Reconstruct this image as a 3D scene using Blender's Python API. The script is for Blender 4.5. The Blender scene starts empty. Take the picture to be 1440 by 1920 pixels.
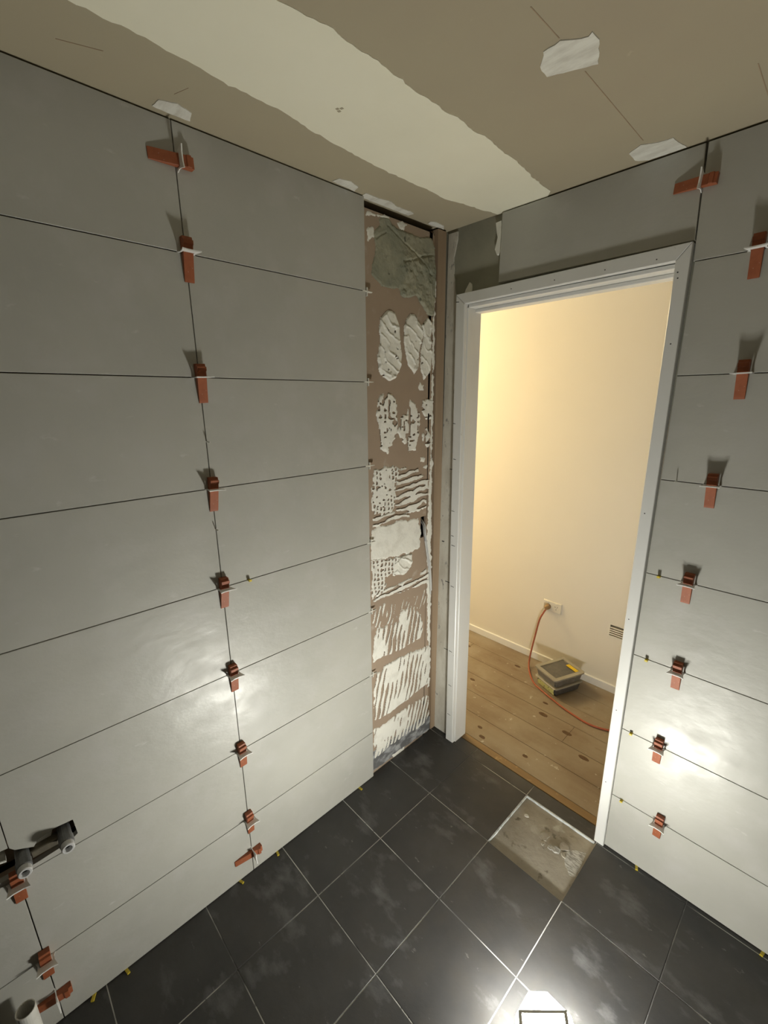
import bpy, bmesh, math, random
import numpy as np
from mathutils import Matrix, Vector, Euler

random.seed(7)
SC = bpy.context.scene
COL = SC.collection

# ------------------------------------------------------------------ camera, world, exposure
cam_d = bpy.data.cameras.new('camera')
cam = bpy.data.objects.new('camera', cam_d)
COL.objects.link(cam)
RIGHT = Vector((0.68913, 0.72460, -0.00676))
DOWN = Vector((0.19262, -0.19217, -0.96227))
FWD = Vector((-0.69857, 0.66183, -0.27200))
m = Matrix((RIGHT, -DOWN, -FWD)).transposed().to_4x4()
m.translation = Vector((1.2332, -1.5306, 1.7064))
cam.matrix_world = m
cam_d.sensor_fit = 'VERTICAL'
cam_d.sensor_height = 36.0
cam_d.sensor_width = 27.0
cam_d.lens = 818.68 * 36.0 / 1920.0
cam_d.shift_y = 18.0 / 1920.0
cam_d.clip_start = 0.02
SC.camera = cam

world = bpy.data.worlds.new('world')
SC.world = world
world.use_nodes = True
world.node_tree.nodes['Background'].inputs[0].default_value = (0.5, 0.55, 0.6, 1)
world.node_tree.nodes['Background'].inputs[1].default_value = 0.02
vs = SC.view_settings
vs.view_transform = 'Standard'
vs.look = 'None'
vs.gamma = 1.0
vs.use_curve_mapping = False
vs.exposure = 0.0

LAMP = 275.0         # emission of the work light's diffuser
LAMP_COL = (1.0, 0.985, 0.895)
HALL = 62.0         # hallway ceiling lamp, watts

H = 2.338           # ceiling height
J = [0.0, 0.250, 0.548, 0.852, 1.153, 1.460, 1.763, 2.058, 2.334]   # tile joints, floor to ceiling
G = 0.0012          # half a joint

# ------------------------------------------------------------------ helpers
def link(name, me, mat=None, parent=None, **props):
    o = bpy.data.objects.new(name, me)
    COL.objects.link(o)
    if me is not None and mat is not None and not me.materials:
        me.materials.append(mat)
    if parent is not None:
        o.parent = parent
    for k, v in props.items():
        o[k] = v
    return o

def empty(name, loc=(0, 0, 0), rot=(0, 0, 0), **props):
    o = bpy.data.objects.new(name, None)
    o.empty_display_size = 0.02
    COL.objects.link(o)
    o.location = loc
    o.rotation_euler = rot
    for k, v in props.items():
        o[k] = v
    return o

def copy_thing(o, **props):
    c = o.copy()
    COL.objects.link(c)
    for k, v in props.items():
        c[k] = v
    for ch in list(o.children):
        d = ch.copy(); COL.objects.link(d); d.parent = c
        for g in list(ch.children):
            e = g.copy(); COL.objects.link(e); e.parent = d
    return c

def mesh_of(bm, name, smooth=False, recalc=True):
    if recalc:
        bmesh.ops.recalc_face_normals(bm, faces=bm.faces[:])
    me = bpy.data.meshes.new(name)
    bm.to_mesh(me); bm.free()
    if smooth:
        for p in me.polygons: p.use_smooth = True
    return me

def hexa(bm, c):
    """box from 8 corners: bottom ring of 4, then top ring of 4"""
    v = [bm.verts.new(p) for p in c]
    for f in ((0,3,2,1),(4,5,6,7),(0,1,5,4),(1,2,6,5),(2,3,7,6),(3,0,4,7)):
        bm.faces.new([v[i] for i in f])

def box(bm, x0, x1, y0, y1, z0, z1):
    hexa(bm, [(x0,y0,z0),(x1,y0,z0),(x1,y1,z0),(x0,y1,z0),(x0,y0,z1),(x1,y0,z1),(x1,y1,z1),(x0,y1,z1)])

def inset(poly, d):
    n = len(poly); out = []
    area = sum(poly[i][0]*poly[(i+1)%n][1]-poly[(i+1)%n][0]*poly[i][1] for i in range(n))
    s = 1 if area > 0 else -1
    for i in range(n):
        a, b, c = Vector(poly[i-1]), Vector(poly[i]), Vector(poly[(i+1)%n])
        e1 = (b-a).normalized(); e2 = (c-b).normalized()
        n1 = Vector((-e1.y, e1.x))*s; n2 = Vector((-e2.y, e2.x))*s
        k = n1+n2
        k = k/max(0.5, k.dot(n1)) if k.length > 1e-6 else n1
        out.append(tuple(b+k*d))
    return out

def prism(bm, poly, fn, h0, h1, ch=0.0, back=True):
    poly = [tuple(p) for p in poly]
    n = len(poly)
    rings = [(poly, h0), (poly, h1-ch)]
    if ch > 0: rings.append((inset(poly, ch), h1))
    vs_ = [[bm.verts.new(fn(u, v, h)) for u, v in P] for P, h in rings]
    for a, b in zip(vs_, vs_[1:]):
        for i in range(n):
            bm.faces.new((a[i], a[(i+1)%n], b[(i+1)%n], b[i]))
    bm.faces.new(vs_[-1])
    if back: bm.faces.new(list(reversed(vs_[0])))

LEFT = lambda u, v, h: (h, u, v)            # left wall: u = y, v = z, h out into the room
DOOR = lambda u, v, h: (u, -h, v)           # door wall: u = x, v = z
FLOOR = lambda u, v, h: (u, v, h)
CEIL = lambda u, v, h: (u, v, H-h)
HALLW = lambda u, v, h: (u, 1.0-h, v)

def rect(a0, a1, b0, b1): return [(a0,b0),(a1,b0),(a1,b1),(a0,b1)]

def slab(name, poly, fn, h0, h1, mat, parent, ch=0.0, **props):
    bm = bmesh.new(); prism(bm, poly, fn, h0, h1, ch)
    return link(name, mesh_of(bm, name), mat, parent, **props)

def plate(bm, us, vs_, holes, fn, h0, h1):
    """a board pierced by rectangular holes, as cells that meet face to face"""
    U = sorted(set(us+[x for h in holes for x in h[:2]])); V = sorted(set(vs_+[x for h in holes for x in h[2:]]))
    for a, b in zip(U, U[1:]):
        for c, d in zip(V, V[1:]):
            mu, mv = (a+b)/2, (c+d)/2
            if any(h[0] < mu < h[1] and h[2] < mv < h[3] for h in holes): continue
            prism(bm, rect(a, b, c, d), fn, h0, h1)

def spline(pts, n=8):
    P = [Vector(p) for p in pts]; out = []
    P = [P[0]*2-P[1]]+P+[P[-1]*2-P[-2]]
    for i in range(1, len(P)-2):
        p0, p1, p2, p3 = P[i-1:i+3]
        for k in range(n):
            t = k/n
            out.append(0.5*((2*p1)+(p2-p0)*t+(2*p0-5*p1+4*p2-p3)*t*t+(3*p1-p0-3*p2+p3)*t**3))
    out.append(P[-2]); return out

def tube(bm, pts, r, n=8, cap=True):
    T = [(pts[min(i+1, len(pts)-1)]-pts[max(i-1, 0)]).normalized() for i in range(len(pts))]
    a = T[0].orthogonal().normalized(); rings = []
    for i, (p, t) in enumerate(zip(pts, T)):
        a = (a-t*a.dot(t)).normalized(); b = t.cross(a)
        rr = r[i] if isinstance(r, (list, tuple)) else r
        rings.append([bm.verts.new(p+(a*math.cos(k*2*math.pi/n)+b*math.sin(k*2*math.pi/n))*rr) for k in range(n)])
    for A, B in zip(rings, rings[1:]):
        for k in range(n): bm.faces.new((A[k], A[(k+1)%n], B[(k+1)%n], B[k]))
    if cap:
        bm.faces.new(list(reversed(rings[0]))); bm.faces.new(rings[-1])

def lathe(bm, prof, axis='z', n=20):
    """closed profile of (radius, height) turned round an axis"""
    rings = []
    for r, h in prof:
        ring = []
        for k in range(n):
            c, s = r*math.cos(2*math.pi*k/n), r*math.sin(2*math.pi*k/n)
            ring.append(bm.verts.new((c, s, h) if axis == 'z' else (h, c, s)))
        rings.append(ring)
    for A, B in zip(rings, rings[1:]+rings[:1]):
        for k in range(n): bm.faces.new((A[k], A[(k+1)%n], B[(k+1)%n], B[k]))

def rough_outline(poly, step, amp, seed, fixed=()):
    rnd = random.Random(seed); out = []
    n = len(poly)
    for i in range(n):
        a, b = Vector(poly[i]), Vector(poly[(i+1)%n])
        L = (b-a).length; k = max(1, int(L/step)) if i not in fixed else 1
        e = (b-a).normalized(); nn = Vector((-e.y, e.x)); w = 0
        for j in range(k):
            w = 0.75*w+rnd.uniform(-amp, amp)*0.6
            q = a+(b-a)*(j/k)
            if j or k > 1: q = q+nn*(w+rnd.uniform(-amp, amp)*0.35)
            out.append(tuple(q))
    return out

# ------------------------------------------------------------------ materials
def material(name, color, rough=0.6, var=(), bump=(), rough_var=None, spec=0.5, metal=0.0, trans=0.0, emit=None, sss=0.0, alpha=1.0):
    """var: list of (scale, lo, hi, colour, detail, stretch) layers mixed over the base by noise between lo and hi"""
    mt = bpy.data.materials.new(name); mt.use_nodes = True
    N, L = mt.node_tree.nodes, mt.node_tree.links
    b = N['Principled BSDF']
    b.inputs['Base Color'].default_value = (*color, 1)
    b.inputs['Roughness'].default_value = rough
    b.inputs['Metallic'].default_value = metal
    b.inputs['Specular IOR Level'].default_value = spec
    b.inputs['Transmission Weight'].default_value = trans
    b.inputs['Alpha'].default_value = alpha
    if emit:
        b.inputs['Emission Color'].default_value = (*emit[0], 1); b.inputs['Emission Strength'].default_value = emit[1]
    tc = N.new('ShaderNodeTexCoord')
    def noise(scale, detail, stretch):
        mp = N.new('ShaderNodeMapping'); mp.inputs['Scale'].default_value = stretch
        mp.inputs['Location'].default_value = (random.uniform(0, 9), random.uniform(0, 9), random.uniform(0, 9))
        L.new(tc.outputs['Object'], mp.inputs[0])
        nz = N.new('ShaderNodeTexNoise'); nz.inputs['Scale'].default_value = scale; nz.inputs['Detail'].default_value = detail
        nz.inputs['Roughness'].default_value = 0.6
        L.new(mp.outputs[0], nz.inputs['Vector'])
        return nz.outputs['Fac']
    def ramp(sock, lo, hi, a=0.0, c=1.0):
        r = N.new('ShaderNodeMapRange'); r.inputs[1].default_value = lo; r.inputs[2].default_value = hi
        r.inputs[3].default_value = a; r.inputs[4].default_value = c
        L.new(sock, r.inputs[0]); return r.outputs[0]
    cur = None
    for lay in var:
        scale, lo, hi, c2, detail, stretch = lay
        f = ramp(noise(scale, detail, stretch), lo, hi)
        mx = N.new('ShaderNodeMix'); mx.data_type = 'RGBA'
        L.new(f, mx.inputs[0])
        if cur is None: mx.inputs[6].default_value = (*color, 1)
        else: L.new(cur, mx.inputs[6])
        mx.inputs[7].default_value = (*c2, 1)
        cur = mx.outputs[2]
    if cur is not None: L.new(cur, b.inputs['Base Color'])
    if rough_var:
        scale, lo, hi, detail, stretch = rough_var
        L.new(ramp(noise(scale, detail, stretch), 0.3, 0.7, lo, hi), b.inputs['Roughness'])
    nrm = None
    for scale, strength, dist, detail, stretch in bump:
        bp_ = N.new('ShaderNodeBump'); bp_.inputs['Strength'].default_value = strength; bp_.inputs['Distance'].default_value = dist
        L.new(noise(scale, detail, stretch), bp_.inputs['Height'])
        if nrm is not None: L.new(nrm, bp_.inputs['Normal'])
        nrm = bp_.outputs[0]
    if nrm is not None: L.new(nrm, b.inputs['Normal'])
    return mt

I3 = (1, 1, 1)
M = {}
M['tile'] = material('grey_porcelain', (0.47, 0.463, 0.418), 0.38,
    var=[(2.2, 0.35, 0.7, (0.42, 0.416, 0.378), 5, I3), (9, 0.5, 0.8, (0.49, 0.48, 0.45), 6, I3), (14, 0.66, 0.76, (0.56, 0.55, 0.52), 8, (1, 1, 2.2))],
    bump=[(16, 0.22, 0.006, 7, (1, 1, 1.5)), (7, 0.12, 0.01, 3, I3)], rough_var=(9, 0.30, 0.52, 8, (1, 1, 1.6)), spec=0.45)
M['slate'] = material('charcoal_floor_tile', (0.038, 0.038, 0.039), 0.55,
    var=[(4, 0.35, 0.7, (0.064, 0.062, 0.061), 6, I3), (13, 0.45, 0.8, (0.052, 0.049, 0.045), 8, I3), (7, 0.56, 0.74, (0.135, 0.135, 0.138), 9, (1, 1.6, 1)), (22, 0.69, 0.77, (0.20, 0.195, 0.19), 4, (1, 2, 1))],
    bump=[(30, 0.25, 0.004, 6, I3)], rough_var=(8, 0.38, 0.6, 6, I3), spec=0.5)
M['grout'] = material('pale_grout', (0.62, 0.62, 0.60), 0.8, var=[(3.5, 0.50, 0.62, (0.12, 0.12, 0.12), 3, I3), (60, 0.6, 0.7, (0.2, 0.2, 0.2), 3, I3)])
M['bed_edge'] = material('pale_bedding_edge', (0.62, 0.66, 0.67), 0.85, var=[(40, 0.5, 0.7, (0.36, 0.37, 0.36), 6, I3)], bump=[(90, 0.4, 0.003, 5, I3)])
M['screed'] = material('bare_screed', (0.37, 0.34, 0.285), 0.8,
    var=[(6, 0.4, 0.65, (0.28, 0.25, 0.20), 6, I3), (20, 0.6, 0.7, (0.11, 0.095, 0.07), 5, I3), (10, 0.62, 0.72, (0.45, 0.43, 0.38), 5, I3)],
    bump=[(12, 0.5, 0.008, 6, I3), (70, 0.3, 0.003, 4, I3)])
M['scratched'] = material('scraped_white_adhesive', (0.60, 0.60, 0.57), 0.85, var=[(45, 0.42, 0.6, (0.28, 0.265, 0.235), 6, (1, 3.5, 1))], bump=[(80, 0.4, 0.003, 5, (1, 3, 1))])
M['board'] = material('brown_board', (0.36, 0.275, 0.20), 0.85, var=[(3, 0.4, 0.7, (0.31, 0.235, 0.17), 5, I3), (16, 0.62, 0.75, (0.43, 0.36, 0.29), 5, I3)], bump=[(60, 0.15, 0.002, 4, I3)])
M['adhesive'] = material('white_tile_adhesive', (0.80, 0.79, 0.72), 0.8, var=[(25, 0.5, 0.75, (0.66, 0.64, 0.57), 6, I3)], bump=[(90, 0.5, 0.003, 5, I3)])
M['plaster'] = material('old_grey_green_plaster', (0.36, 0.345, 0.255), 0.95,
    var=[(9, 0.42, 0.62, (0.25, 0.255, 0.19), 6, I3), (28, 0.6, 0.7, (0.085, 0.085, 0.06), 6, I3), (12, 0.6, 0.72, (0.30, 0.295, 0.225), 5, I3)], bump=[(60, 0.8, 0.006, 6, I3)])
M['membrane'] = material('grey_waterproofing_paint', (0.13, 0.132, 0.135), 0.5, var=[(14, 0.46, 0.62, (0.42, 0.43, 0.44), 6, (1, 1, 2))], bump=[(30, 0.3, 0.004, 4, I3)])
M['timber'] = material('bare_timber', (0.36, 0.265, 0.175), 0.8, var=[(20, 0.4, 0.7, (0.29, 0.205, 0.13), 6, (1, 1, 0.06)), (5, 0.6, 0.8, (0.42, 0.33, 0.24), 5, (1, 1, 0.2))], bump=[(40, 0.2, 0.002, 4, (1, 1, 0.1))])
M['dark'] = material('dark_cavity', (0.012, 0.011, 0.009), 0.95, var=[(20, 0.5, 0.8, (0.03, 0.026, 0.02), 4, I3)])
M['ceil'] = material('raw_plasterboard_paper', (0.425, 0.378, 0.265), 0.9, var=[(1.2, 0.35, 0.7, (0.39, 0.335, 0.24), 4, I3), (30, 0.7, 0.8, (0.46, 0.40, 0.29), 4, I3)], bump=[(200, 0.06, 0.001, 2, I3)])
M['compound'] = material('joint_compound', (0.87, 0.84, 0.68), 0.85, var=[(2.5, 0.35, 0.7, (0.82, 0.79, 0.63), 5, I3)], bump=[(25, 0.08, 0.003, 5, I3)])
M['compound2'] = material('fresh_white_filler', (0.76, 0.75, 0.68), 0.85, var=[(14, 0.42, 0.62, (0.62, 0.60, 0.53), 5, (1, 3, 1))], bump=[(60, 0.2, 0.003, 5, I3)])
M['greenboard'] = material('stained_grey_green_board', (0.31, 0.30, 0.235), 0.9, var=[(7, 0.42, 0.66, (0.25, 0.25, 0.20), 5, I3), (4, 0.58, 0.72, (0.34, 0.28, 0.20), 4, (2, 1, 0.6))], bump=[(60, 0.2, 0.002, 5, I3)])
M['oldplaster'] = material('chipped_white_plaster', (0.62, 0.60, 0.53), 0.85, var=[(12, 0.45, 0.62, (0.50, 0.47, 0.40), 6, (1, 1, 0.4)), (40, 0.62, 0.70, (0.22, 0.21, 0.2), 5, (1, 1, 0.5))], bump=[(30, 0.5, 0.006, 6, I3)])
M['gloss'] = material('white_gloss_paint', (0.74, 0.74, 0.72), 0.35, var=[(6, 0.5, 0.75, (0.69, 0.685, 0.65), 5, (1, 1, 0.3)), (45, 0.72, 0.76, (0.42, 0.40, 0.36), 4, (1, 1, 0.6))], bump=[(12, 0.06, 0.004, 3, (1, 1, 0.3))])
M['pencil'] = material('dark_scratch', (0.05, 0.05, 0.05), 0.9, var=[(30, 0.5, 0.7, (0.09, 0.09, 0.09), 3, I3)])
M['hallpaint'] = material('cream_wall_paint', (0.86, 0.82, 0.74), 0.6, var=[(1.5, 0.4, 0.7, (0.84, 0.80, 0.72), 3, I3)], bump=[(180, 0.05, 0.001, 2, I3)])
M['whitepaint'] = material('white_trim_paint', (0.86, 0.86, 0.86), 0.5, var=[(8, 0.5, 0.8, (0.80, 0.80, 0.80), 4, I3)])
M['wood'] = material('dusty_pine_boards', (0.275, 0.215, 0.148), 0.65,
    var=[(16, 0.35, 0.7, (0.215, 0.155, 0.10), 6, (0.10, 1, 1)), (2.2, 0.40, 0.62, (0.34, 0.285, 0.215), 5, I3), (28, 0.66, 0.72, (0.50, 0.45, 0.38), 5, I3), (9, 0.63, 0.75, (0.19, 0.12, 0.065), 5, (0.4, 1, 1))], bump=[(30, 0.15, 0.002, 4, (0.1, 1, 1))])
M['honey'] = material('varnished_pine_strip', (0.265, 0.17, 0.075), 0.5, var=[(22, 0.4, 0.7, (0.20, 0.12, 0.048), 6, (0.10, 1, 1)), (18, 0.62, 0.7, (0.40, 0.27, 0.13), 5, I3)])
M['knot'] = material('wood_knot', (0.085, 0.045, 0.018), 0.7, var=[(60, 0.4, 0.7, (0.13, 0.07, 0.03), 4, I3)])
M['red'] = material('terracotta_red_plastic', (0.33, 0.095, 0.036), 0.6, var=[(60, 0.45, 0.75, (0.26, 0.07, 0.026), 4, I3), (110, 0.69, 0.73, (0.55, 0.45, 0.38), 3, I3)])
M['strap'] = material('translucent_white_plastic', (0.90, 0.90, 0.87), 0.4, var=[(60, 0.5, 0.8, (0.85, 0.85, 0.82), 3, I3)], trans=0.1)
M['yellow'] = material('yellow_plastic', (0.62, 0.48, 0.035), 0.45, var=[(90, 0.5, 0.8, (0.5, 0.4, 0.03), 3, I3)])
M['spacer'] = material('white_spacer_plastic', (0.74, 0.73, 0.66), 0.5, var=[(90, 0.5, 0.8, (0.6, 0.59, 0.52), 3, I3)])
M['pvc'] = material('white_pvc', (0.74, 0.73, 0.68), 0.4, var=[(14, 0.5, 0.75, (0.6, 0.58, 0.5), 5, I3)])
M['tap'] = material('grey_pipe_body', (0.15, 0.155, 0.16), 0.45, var=[(60, 0.45, 0.7, (0.22, 0.22, 0.215), 5, I3)], metal=0.2)
M['tapring'] = material('pale_thread_seal', (0.60, 0.60, 0.60), 0.45, var=[(90, 0.5, 0.7, (0.42, 0.42, 0.43), 4, I3)])
M['brassbar'] = material('dull_brass_bar', (0.13, 0.115, 0.085), 0.5, var=[(50, 0.5, 0.7, (0.2, 0.17, 0.12), 5, I3)], metal=0.3)
M['cable'] = material('orange_red_cable', (0.37, 0.095, 0.04), 0.45, var=[(50, 0.5, 0.8, (0.30, 0.06, 0.028), 3, I3)])
M['plug'] = material('amber_plug', (0.36, 0.225, 0.10), 0.35, var=[(80, 0.5, 0.7, (0.25, 0.15, 0.06), 3, I3)])
M['socket'] = material('ivory_socket_plastic', (0.80, 0.765, 0.68), 0.35, var=[(50, 0.55, 0.8, (0.75, 0.71, 0.62), 3, I3)])
M['wire'] = material('grey_wire_sheath', (0.56, 0.56, 0.54), 0.5, var=[(40, 0.5, 0.7, (0.44, 0.44, 0.43), 4, I3)])
M['wire2'] = material('dark_wire_sheath', (0.2, 0.2, 0.2), 0.5, var=[(40, 0.5, 0.7, (0.3, 0.3, 0.3), 4, I3)])
M['tub'] = material('clear_tub_plastic', (0.58, 0.54, 0.45), 0.25, var=[(20, 0.4, 0.7, (0.50, 0.46, 0.38), 4, I3)], trans=0.35)
M['tubdark'] = material('smoky_tub_plastic', (0.085, 0.08, 0.075), 0.4, var=[(30, 0.5, 0.7, (0.13, 0.12, 0.11), 4, I3)])
M['tubgrey'] = material('hazy_tub_plastic', (0.155, 0.145, 0.13), 0.35, var=[(30, 0.5, 0.7, (0.22, 0.205, 0.18), 4, I3)])
M['pane'] = material('clear_lid_pane', (0.9, 0.88, 0.82), 0.12, var=[(20, 0.5, 0.8, (0.85, 0.82, 0.75), 3, I3)], trans=0.95)
M['contents'] = material('dark_tub_contents', (0.14, 0.115, 0.085), 0.7, var=[(40, 0.4, 0.6, (0.07, 0.06, 0.05), 5, I3), (50, 0.6, 0.7, (0.25, 0.22, 0.16), 5, I3)])
M['label_y'] = material('yellow_label', (0.74, 0.52, 0.02), 0.5, var=[(60, 0.6, 0.8, (0.6, 0.42, 0.02), 3, I3)])
M['label_g'] = material('lime_label', (0.56, 0.56, 0.22), 0.5, var=[(50, 0.60, 0.63, (0.03, 0.03, 0.02), 3, I3)])
M['lampbody'] = material('pale_lamp_housing', (0.55, 0.54, 0.50), 0.45, var=[(30, 0.5, 0.8, (0.48, 0.47, 0.44), 3, I3)])
M['lampdark'] = material('dark_lamp_base', (0.05, 0.05, 0.055), 0.5, var=[(30, 0.5, 0.8, (0.08, 0.08, 0.085), 3, I3)])
M['lens'] = material('lit_diffuser', (0.9, 0.9, 0.88), 0.4, emit=(LAMP_COL, LAMP))
M['lens2'] = material('lit_lens', (0.9, 0.9, 0.8), 0.4, emit=(LAMP_COL, LAMP*1.25))
M['bulb'] = material('lit_hall_lamp', (0.9, 0.85, 0.7), 0.4, emit=((1.0, 0.76, 0.42), 6.0))
M['plainwall'] = material('grey_far_wall', (0.13, 0.125, 0.11), 0.6, var=[(2, 0.4, 0.7, (0.115, 0.11, 0.10), 4, I3)])

ADHESIVE = [
    ('smear', [(-0.32, 2.016), (-0.286, 2.011), (-0.264, 1.982), (-0.257, 1.93), (-0.248, 1.872), (-0.254, 1.823), (-0.28, 1.78), (-0.313, 1.767), (-0.348, 1.778), (-0.375, 1.812), (-0.376, 1.858), (-0.361, 1.905), (-0.368, 1.949), (-0.358, 1.986)]),
    ('smear', [(-0.201, 2.018), (-0.177, 2.016), (-0.163, 1.998), (-0.133, 1.983), (-0.127, 1.941), (-0.15, 1.871), (-0.149, 1.827), (-0.178, 1.798), (-0.212, 1.828), (-0.229, 1.873), (-0.237, 1.92), (-0.237, 1.961), (-0.224, 1.998)]),
    ('smear', [(-0.104, 2.013), (-0.068, 1.999), (-0.082, 1.945), (-0.069, 1.869), (-0.082, 1.804), (-0.118, 1.78), (-0.141, 1.815), (-0.141, 1.89), (-0.122, 1.941), (-0.138, 1.983)]),
    ('smooth', [(-0.138, 1.764), (-0.115, 1.757), (-0.117, 1.738), (-0.135, 1.731), (-0.152, 1.741), (-0.153, 1.757)]),
    ('scratch', [(-0.335, 1.727), (-0.3, 1.721), (-0.277, 1.702), (-0.272, 1.623), (-0.274, 1.558), (-0.324, 1.493), (-0.368, 1.513), (-0.38, 1.627), (-0.381, 1.697), (-0.361, 1.718)]),
    ('scratch', [(-0.201, 1.706), (-0.166, 1.685), (-0.14, 1.652), (-0.141, 1.55), (-0.163, 1.496), (-0.208, 1.489), (-0.243, 1.543), (-0.27, 1.574), (-0.254, 1.642), (-0.22, 1.647)]),
    ('scratch', [(-0.126, 1.685), (-0.095, 1.705), (-0.057, 1.694), (-0.06, 1.622), (-0.097, 1.616), (-0.128, 1.651)]),
    ('scratch', [(-0.102, 1.586), (-0.074, 1.56), (-0.058, 1.516), (-0.094, 1.497), (-0.116, 1.527), (-0.124, 1.556)]),
    ('smooth', [(-0.115, 1.471), (-0.098, 1.455), (-0.106, 1.438), (-0.13, 1.444), (-0.133, 1.462)]),
    ('smooth', [(-0.097, 1.429), (-0.077, 1.42), (-0.097, 1.407), (-0.112, 1.416)]),
    ('cross', [(-0.4, 1.442), (-0.301, 1.442), (-0.253, 1.429), (-0.277, 1.376), (-0.286, 1.265), (-0.339, 1.246), (-0.412, 1.26), (-0.414, 1.375)]),
    ('hridge', [(-0.257, 1.426), (-0.146, 1.427), (-0.14, 1.402), (-0.071, 1.364), (-0.077, 1.297), (-0.086, 1.23), (-0.19, 1.222), (-0.281, 1.254), (-0.286, 1.357)]),
    ('hridge', [(-0.413, 1.255), (-0.291, 1.252), (-0.19, 1.229), (-0.2, 1.209), (-0.301, 1.211), (-0.412, 1.208)]),
    ('smooth', [(-0.419, 1.203), (-0.291, 1.205), (-0.135, 1.197), (-0.125, 1.129), (-0.121, 1.057), (-0.176, 1.042), (-0.291, 1.049), (-0.422, 1.072)]),
    ('cross', [(-0.422, 1.072), (-0.291, 1.049), (-0.24, 1.047), (-0.25, 0.995), (-0.302, 0.979), (-0.342, 0.96), (-0.332, 0.911), (-0.42, 0.893)]),
    ('smear', [(-0.24, 1.047), (-0.176, 1.04), (-0.181, 0.976), (-0.229, 0.95), (-0.302, 0.967), (-0.292, 1.022)]),
    ('hridge', [(-0.415, 0.892), (-0.332, 0.918), (-0.239, 0.921), (-0.129, 0.921), (-0.084, 0.949), (-0.041, 0.886), (-0.063, 0.85), (-0.207, 0.874), (-0.342, 0.879), (-0.415, 0.872)]),
    ('vthin', [(-0.416, 0.853), (-0.343, 0.851), (-0.228, 0.832), (-0.08, 0.83), (-0.073, 0.775), (-0.125, 0.741), (-0.228, 0.786), (-0.238, 0.765), (-0.292, 0.743), (-0.393, 0.742), (-0.417, 0.783)]),
    ('vridge', [(-0.239, 0.79), (-0.195, 0.781), (-0.113, 0.719), (-0.093, 0.659), (-0.11, 0.584), (-0.237, 0.585), (-0.396, 0.595), (-0.42, 0.59), (-0.413, 0.71), (-0.393, 0.75), (-0.26, 0.731)]),
    ('vridge', [(-0.407, 0.533), (-0.292, 0.548), (-0.192, 0.538), (-0.053, 0.523), (-0.038, 0.421), (-0.042, 0.296), (-0.235, 0.282), (-0.369, 0.273), (-0.421, 0.294), (-0.418, 0.453)]),
    ('vtilt', [(-0.422, 0.24), (-0.337, 0.236), (-0.2, 0.243), (-0.04, 0.235), (-0.029, 0.106), (-0.058, 0.06), (-0.234, 0.086), (-0.36, 0.078), (-0.422, 0.071)]),
    ('smooth', [(-0.316, 0.027), (-0.203, 0.021), (-0.219, -0.01), (-0.293, -0.005)]),
    ('smooth', [(-0.067, 2.153), (-0.058, 2.154), (-0.056, 2.009), (-0.054, 1.684), (-0.058, 1.248), (-0.067, 1.25), (-0.068, 1.684), (-0.069, 1.946)]),
    ('smooth', [(-0.061, 1.458), (-0.047, 1.457), (-0.048, 1.285), (-0.042, 0.92), (-0.035, 0.562), (-0.03, 0.27), (-0.045, 0.278), (-0.061, 0.664), (-0.076, 1.094), (-0.071, 1.364)]),
    ('smooth', [(-0.418, 2.321), (-0.372, 2.322), (-0.334, 2.317), (-0.313, 2.313), (-0.338, 2.305), (-0.376, 2.299), (-0.419, 2.292)]),
    ('smooth', [(-0.276, 2.315), (-0.225, 2.313), (-0.242, 2.288), (-0.261, 2.287), (-0.273, 2.298)]),
    ('smooth', [(-0.42, 2.25), (-0.388, 2.265), (-0.387, 2.233), (-0.421, 2.209)]),
    ('plaster', [(-0.362, 2.291), (-0.341, 2.305), (-0.313, 2.307), (-0.298, 2.292), (-0.269, 2.285), (-0.231, 2.286), (-0.184, 2.285), (-0.159, 2.283), (-0.118, 2.294), (-0.079, 2.289), (-0.063, 2.265), (-0.062, 2.136), (-0.069, 2.019), (-0.11, 2.023), (-0.128, 2.048), (-0.154, 2.06), (-0.163, 2.077), (-0.18, 2.083), (-0.205, 2.067), (-0.241, 2.065), (-0.257, 2.072), (-0.261, 2.089), (-0.314, 2.086), (-0.351, 2.088), (-0.382, 2.104), (-0.401, 2.12), (-0.395, 2.148), (-0.385, 2.179), (-0.381, 2.214), (-0.387, 2.241), (-0.376, 2.261), (-0.362, 2.275)]),
    ('membrane', [(-0.434, 0.012), (-0.43, 0.124), (-0.349, 0.119), (-0.234, 0.116), (-0.111, 0.113), (-0.019, 0.09), (-0.013, 0.002), (-0.185, 0.009), (-0.349, 0.007)]),
]

# ------------------------------------------------------------------ structure: left wall
wl = empty('wall_left', kind='structure')
bm = bmesh.new()
plate(bm, [-2.7, -0.434], [0.0, 2.322], [(-1.72, -1.508, 0.558, 0.655)], LEFT, -0.034, -0.016)
link('board', mesh_of(bm, 'board'), M['board'], wl)
bm = bmesh.new()
plate(bm, [-0.434, -0.079], [0.0, 2.312], [(-0.122, -0.084, 1.098, 1.196)], LEFT, -0.030, -0.016)
link('board', mesh_of(bm, 'board'), M['board'], wl)
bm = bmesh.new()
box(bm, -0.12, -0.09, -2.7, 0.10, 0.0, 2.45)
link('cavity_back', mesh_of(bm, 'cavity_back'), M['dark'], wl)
def lean(z): return (1.05-z)*0.0145
def leaning(name, u0, u1, z0, z1, fn, h0, h1, mat, parent, ch=0.0):
    return slab(name, [(u0+lean(z0), z0), (u1+lean(z0), z0), (u1+lean(z1), z1), (u0+lean(z1), z1)], fn, h0, h1, mat, parent, ch)
leaning('timber_strip', -0.034, 0.016, 0.003, 2.332, LEFT, -0.06, -0.011, M['timber'], wl, 0.001)
leaning('board', -0.079-0.0, -0.0565, 0.0, 2.312, LEFT, -0.030, -0.016, M['board'], wl)
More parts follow.
